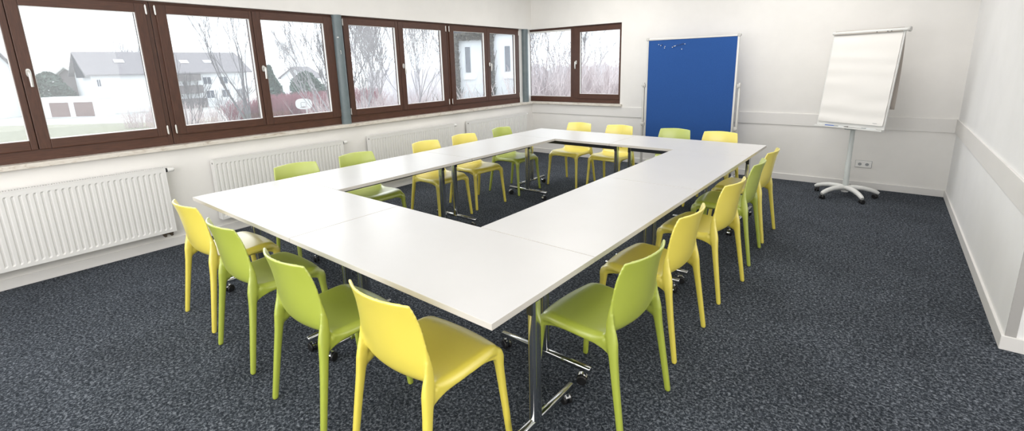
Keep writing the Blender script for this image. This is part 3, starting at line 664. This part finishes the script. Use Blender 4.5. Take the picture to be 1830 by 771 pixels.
# large trees close to the building
bare_tree('bare_tree', 11, 15, .17, 5, M['bark'], O(-13.9, 26), 'tall forked bare tree crossing the second long window pane', None, 1, .30, (-.16, -.12), nb=2, minr=.010)
bare_tree('bare_tree', 5, 13, .15, 5, M['bark'], O(-9.8, 25), 'bare multi-stemmed tree beyond the window just left of the steel column', None, 2, .34, (-.05, 0), nb=2, minr=.010)
bare_tree('bare_tree', 21, 9, .08, 4, M['bark'], O(-20.6, 30), 'thin bare birch rising in front of the house balconies', None, 1, .35, (0, 0), minr=.010)
bare_tree('bare_tree', 27, 7.5, .07, 4, M['twig'], O(-19.0, 32), 'small bare tree with a dense twiggy crown before the white house', None, 1, .5, (0, 0), minr=.011)
bare_tree('bare_tree', 31, 4.2, .06, 3, M['twig'], O(-17.5, 26), 'low crooked bare sapling in front of the white house wall', None, 2, .7, (.1, 0), minr=.010)
# line of trees seen through the third window pair and the corner window
tr = [bare_tree('bare_tree', s_, 12.5, .10, 6, M['twig'], O(a, d), 'grey bare tree in the thicket beyond the middle and corner windows', 'bare trees in the thicket', 2, .42, (0, 0), minr=.012, nb=2) for s_, a, d in ((41, -7.2, 24), (42, -4.7, 26), (43, 2.2, 24))]
for k, (a, d, s_) in enumerate([(-8.6, 31, 1.0), (-6.0, 31, 1.1), (-3.4, 30, .9), (-11.5, 38, 1.1), (-5.2, 36, 1.2), (.9, 32, 1.0), (3.2, 30, .9), (-1.9, 38, 1.1), (-14.5, 56, 1.15), (-12, 60, 1.1), (-44, 100, 1.2), (-89, 110, 1.3), (-95, 112, 1.2), (-84, 112, 1.2)]):
    o = tr[k % 3].copy(); COL.objects.link(o); o.location = O(a, d); o.scale = (s_,)*3; o.rotation_euler = (0, 0, k*1.7)
    far = k >= 10
    tag(o, 'distant bare tree above the house roofs' if far else 'grey bare tree in the thicket beyond the middle and corner windows', 'tree', 'distant bare trees' if far else 'bare trees in the thicket')
def shrub(name, seed, H, W_, n, m, base, label, group, r=.012, cat='shrub', fork=True):
    rng = random.Random(seed); b = MB()
    for k in range(n):
        a = rng.uniform(0, 2*PI); q = rng.random()**.5*W_*.42; p = Vector((math.cos(a)*q, math.sin(a)*q, 0)); h = H*rng.uniform(.55, 1)
        d = Vector((math.cos(a)*.22+rng.uniform(-.2, .2), math.sin(a)*.22+rng.uniform(-.2, .2), 1)).normalized()
        m1 = p+d*h*.5; e = m1+(d+Vector((rng.uniform(-.25, .25), rng.uniform(-.25, .25), 0))).normalized()*h*.5
        b.tube([p, m1, e], [r, r*.8, r*.5], 3, caps=False)
        if fork:
            for _ in range(4):
                f = rng.uniform(.35, .95); s0 = p.lerp(m1, f*2) if f < .5 else m1.lerp(e, f*2-1)
                e2 = s0+Vector((rng.uniform(-.5, .5), rng.uniform(-.5, .5), rng.uniform(.25, .9)))*h*.22
                b.tube([s0, e2], [r*.6, r*.4], 3, caps=False)
    o = b.build(name, m, None, loc=base); tag(o, label, cat, group); return o
reds = [shrub('red_dogwood', 60+k, 3.9, 4.6, 520, M['twig_pink'], O(-27.5+k*3.0, 58), 'red-stemmed shrub in the hedge behind the basketball hoop', 'red-stemmed shrubs', .03) for k in range(2)]
for k in range(7):
    o = reds[k % 2].copy(); COL.objects.link(o); o.location = O(-31+k*2.2, 61 if k % 2 else 55.5); o.rotation_euler = (0, 0, k*1.3); o.scale = (1, 1, .9+.04*k)
pinks = [shrub('bare_shrub', 70+k, 6.4, 4.6, 520, M['twig_tan'], O(2.6+k*1.8, 19.5), 'tan leafless shrub in the dense thicket outside the corner window', 'tan leafless shrubs', .011) for k in range(2)]
for k, (a, d, z) in enumerate([(1.5, 17, 1.0), (3.3, 17.5, .98), (5, 18, .95), (.4, 21, 1.1), (4.2, 22, 1.1), (2.4, 23, 1.15), (-7.6, 27, .8), (-5.6, 26, .8), (-3.8, 27, .85), (-9.4, 29, .8), (-2.4, 25, .8), (-6.6, 22, .62), (-4.2, 21.5, .62), (6.2, 21, 1.05)]):
    o = pinks[k % 2].copy(); COL.objects.link(o); o.location = O(a, d); o.scale = (1, 1, z); o.rotation_euler = (0, 0, k*2.1)
    if a < -2: tag(o, 'tan leafless shrub among the trees outside the middle windows', 'shrub', 'tan shrubs outside the middle windows')
low = [shrub('low_shrub', 80+k, 2.6, 3.4, 120, M['twig_tan'], O(-26+k*4, 40), 'low pinkish leafless shrub along the road before the left houses', 'low roadside shrubs', .016) for k in range(2)]
for k, (a, d, z) in enumerate([(-37.5, 52, 1.3), (-34.5, 50, 1.4), (-40, 54, 1.2), (-31, 49, .8), (-22, 40, .7), (-29, 44, .6), (-36, 56, 1.1), (-46, 58, 1.0)]):
    o = low[k % 2].copy(); COL.objects.link(o); o.location = O(a, d); o.scale = (1, 1, z); o.rotation_euler = (0, 0, k*2.1)
def foliage(name, seed, w, h, m, base, label, n=2600, leaf=.16, top=1.0, cat='shrub'):
    rng = random.Random(seed); b = MB(); vs = []; fs = []
    for k in range(n):
        z = rng.random(); rr = (math.sqrt(1-z*z) if top == 1 else (1-z)*.9+.06)*w/2
        a = rng.uniform(0, 2*PI); q = rr*rng.uniform(.72, 1)*(1+.2*math.sin(a*3+z*9)); c = Vector((math.cos(a)*q, math.sin(a)*q, z*h))
        u = Vector((rng.uniform(-1, 1), rng.uniform(-1, 1), rng.uniform(-1, 1))).normalized()*leaf; v = Vector((rng.uniform(-1, 1), rng.uniform(-1, 1), rng.uniform(-1, 1))).normalized()*leaf
        i = len(vs); vs += [c-u, c+v*.6, c+u, c-v*.6]; fs.append((i, i+1, i+2, i+3))
    b.add(vs, fs); o = b.build(name, m, None, loc=base); return tag(o, label, cat)
foliage('evergreen_bush', 1, 6.5, 7.2, M['evergreen'], O(-83, 86), 'rounded dark green bush left of the garages beyond the first window', 3000, .4)
foliage('conifer', 2, 5.5, 7.4, M['evergreen'], O(-42.3, 84), 'blue-green conifer behind the red shrubs', 2600, .36, 0, 'tree')
foliage('evergreen_bush', 3, 6, 6.2, M['evergreen'], O(-33.5, 78), 'grey-green bush right of the small white house', 2400, .32)
rng = random.Random(9); bw = MB(); vs = []; fs = []; n = 240
for k in range(n+1):
    s_ = -24+k*70/n; h = 6.1+1.2*noise.noise(Vector((k*.13, 2, 0)))+1.1*noise.noise(Vector((k*.45, 5, 0)))
    for j in range(5): f_ = j/4; vs.append((s_, -2*math.sin(f_*PI/2)+2+3*f_, h*math.sin(f_*PI/2)))
for k in range(n):
    for j in range(4): a = k*5+j; fs.append((a, a+5, a+6, a+1))
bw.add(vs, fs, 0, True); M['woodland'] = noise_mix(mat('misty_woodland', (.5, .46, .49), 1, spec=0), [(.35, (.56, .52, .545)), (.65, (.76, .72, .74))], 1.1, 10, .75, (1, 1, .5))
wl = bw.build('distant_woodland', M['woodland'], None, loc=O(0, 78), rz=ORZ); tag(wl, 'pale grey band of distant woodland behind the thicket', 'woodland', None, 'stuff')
# hoop
t = thing('basketball_hoop', 'white basketball backboard on a post in front of the red shrubs', 'basketball hoop', O(-19.8, 45), ORZ)
b = MB(); b.cyl((0, .5, 0), (0, .5, 3.0), .07, 12); b.cyl((0, .5, 3.0), (0, .03, 3.2), .05, 10); b.build('post', M['alu'], t)
b = MB(); rg = [[(px, yy, 3.28+pz) for px, pz, _ in superring(0, 0, 0, .78, .5, 32, 2.8)] for yy in (-.02, .02)]; b.loft(rg[::-1], smooth=False); bb = b.build('backboard', M['hoop'], t)
b = MB(); rect_frame(b, -.28, .28, 3.0, 3.45, .05, .05, .05, .05, -.03, -.021); b.build('target_square', M['ink'], bb)
b = MB(); b.tube([(.24*math.cos(k*PI/10), -.3+.24*math.sin(k*PI/10), 2.98) for k in range(21)], .014, 6, caps=False); b.box((-.05, -.08, 2.95), (.05, -.02, 3.0)); b.build('rim', M['garage'], t)
# neighbouring wing
t = thing('neighbouring_wing', 'pale rendered wing of the building with tall narrow windows outside the fourth window', 'building', O(-2.45, 18), ORZ)
b = MB(); b.box((.42, 0, 1.2), (2.95, 5, 7.45)); b.build('wall', M['wing'], t)
for x0, x1 in ((.74, .92), (2.21, 2.40)):
    b = MB(); b.box((x0, -.03, 6.10), (x1, -.001, 7.02)); b.build('window', M['pane_out'], t)
    b = MB(); b.box((x0-.08, -.09, 5.84), (x1+.16, 0, 5.91)); b.build('sill', M['render'], t)
b = MB(); b.box((.32, -.2, 7.5), (3.0, 5.2, 7.65)); b.build('eave', M['dark_gable'], t)
b = MB(); b.box((.45, .1, 0), (2.9, 5, 1.2)); b.build('plinth', M['balcony'], t)
def ivy(x0, x1, z0, z1, n, label, y=-.25, seed=0):
    rng = random.Random(seed); b = MB(); vs = []; fs = []
    for k in range(n):
        c = Vector((rng.uniform(x0, x1), rng.uniform(y, -.02), rng.uniform(z0, z1))); L_ = .05
        u = Vector((rng.uniform(-1, 1), rng.uniform(-1, 1), rng.uniform(-1, 1)))*L_; v = Vector((rng.uniform(-1, 1), rng.uniform(-1, 1), rng.uniform(-1, 1)))*L_
        i = len(vs); vs += [c-u, c+v, c+u, c-v]; fs.append((i, i+1, i+2, i+3))
    b.add(vs, fs)
    for k in range(max(6, n//60)):
        x = rng.uniform(x0, x1); z = rng.uniform(z0, z1); b.tube([(x, y*.5, z), (x+rng.uniform(-.2, .2), y*.6, min(z1, z+rng.uniform(.3, .9)))], .01, 3, caps=False)
    o = b.build('ivy', M['ivy'], None, loc=O(-2.45, 18), rz=ORZ); tag(o, label, 'ivy', None)
ivy(.30, .50, 4, 7.5, 2600, 'dry ivy climbing the left edge of the pale wing')
ivy(1.60, 1.80, 4, 7.5, 1800, 'dry ivy strip between the two tall windows of the pale wing', seed=3)
ivy(.5, 1.6, 7.27, 7.5, 1500, 'dry ivy hanging below the eave of the pale wing', seed=4)
b = shrub('brown_hedge', 91, 5.45, 1.5, 420, M['ivy'], O(-1.62, 16.8), 'brown twiggy hedge below the pale wing wall', None, .012)

# ------------------------------------------------------------------ light
w = bpy.data.worlds.new('overcast'); SC.world = w; w.use_nodes = True
bg = w.node_tree.nodes['Background']; bg.inputs[0].default_value = (.88, .94, 1.0, 1); bg.inputs[1].default_value = 2.25
def area(loc, rot, sx, sy, P, colr=(1, .97, .93)):
    l = bpy.data.lights.new('fill_light', 'AREA'); l.shape = 'RECTANGLE'; l.size = sx; l.size_y = sy; l.energy = P; l.color = colr
    o = bpy.data.objects.new('fill_light', l); COL.objects.link(o); o.location = loc; o.rotation_euler = rot; return o
for x in (1.6, 4.0):
    for y in (0.2, 2.4, 4.6): area((x, y, CZ-.03), (0, 0, 0), 1.2, 1.2, {0.2: 8, 2.4: 15, 4.6: 27}[y])  # unseen area lights added at ceiling height to fill the room
area((3.2, YE+.03, 1.7), (PI/2, 0, 0), 5.5, 2.0, 135, (1, .985, .97))  # added fill light behind the camera, evens out the brightness
area((XE-.03, -.2, 1.6), (0, PI/2, 0), 2.0, 4.0, 55)  # added fill light at the unseen side wall
area((2.4, 2.4, .03), (PI, 0, 0), .1, .1, 0.0001) if 0 else None
sl = bpy.data.lights.new('soft_sun', 'SUN'); sl.energy = 2.4; sl.angle = math.radians(50); so = bpy.data.objects.new('soft_sun', sl); COL.objects.link(so)
so.rotation_euler = Vector((.80, -.20, -.42)).to_track_quat('-Z', 'Y').to_euler(); so.location = (-8, 3, 8)

# ------------------------------------------------------------------ camera (solved from the photograph)
yaw, pitch, roll, f = -.6691, .222, -.0245, 839.27
cy, sy, cp, sp = math.cos(yaw), math.sin(yaw), math.cos(pitch), math.sin(pitch)
F = Vector((sy*cp, cy*cp, -sp)); Rr = Vector((cy, -sy, 0)); U = Rr.cross(F)
R2 = Rr*math.cos(roll)+U*math.sin(roll); U2 = -Rr*math.sin(roll)+U*math.cos(roll)
cam = bpy.data.cameras.new('camera'); co = bpy.data.objects.new('camera', cam); COL.objects.link(co)
co.matrix_world = Matrix(((R2.x, U2.x, -F.x, 4.9757), (R2.y, U2.y, -F.y, -1.0933), (R2.z, U2.z, -F.z, 1.5792), (0, 0, 0, 1)))
cam.sensor_fit = 'HORIZONTAL'; cam.sensor_width = 36; cam.lens = f/1830*36
cam.shift_x = -(918.94-915)/1830; cam.shift_y = (308.29-385.5)/1830; cam.clip_start = .05; cam.clip_end = 600
SC.camera = co
SC.view_settings.view_transform = 'Standard'; SC.view_settings.look = 'None'; SC.view_settings.exposure = 0; SC.view_settings.gamma = 1
SC.cycles.use_denoising = True; SC.cycles.max_bounces = 8; SC.cycles.transparent_max_bounces = 16
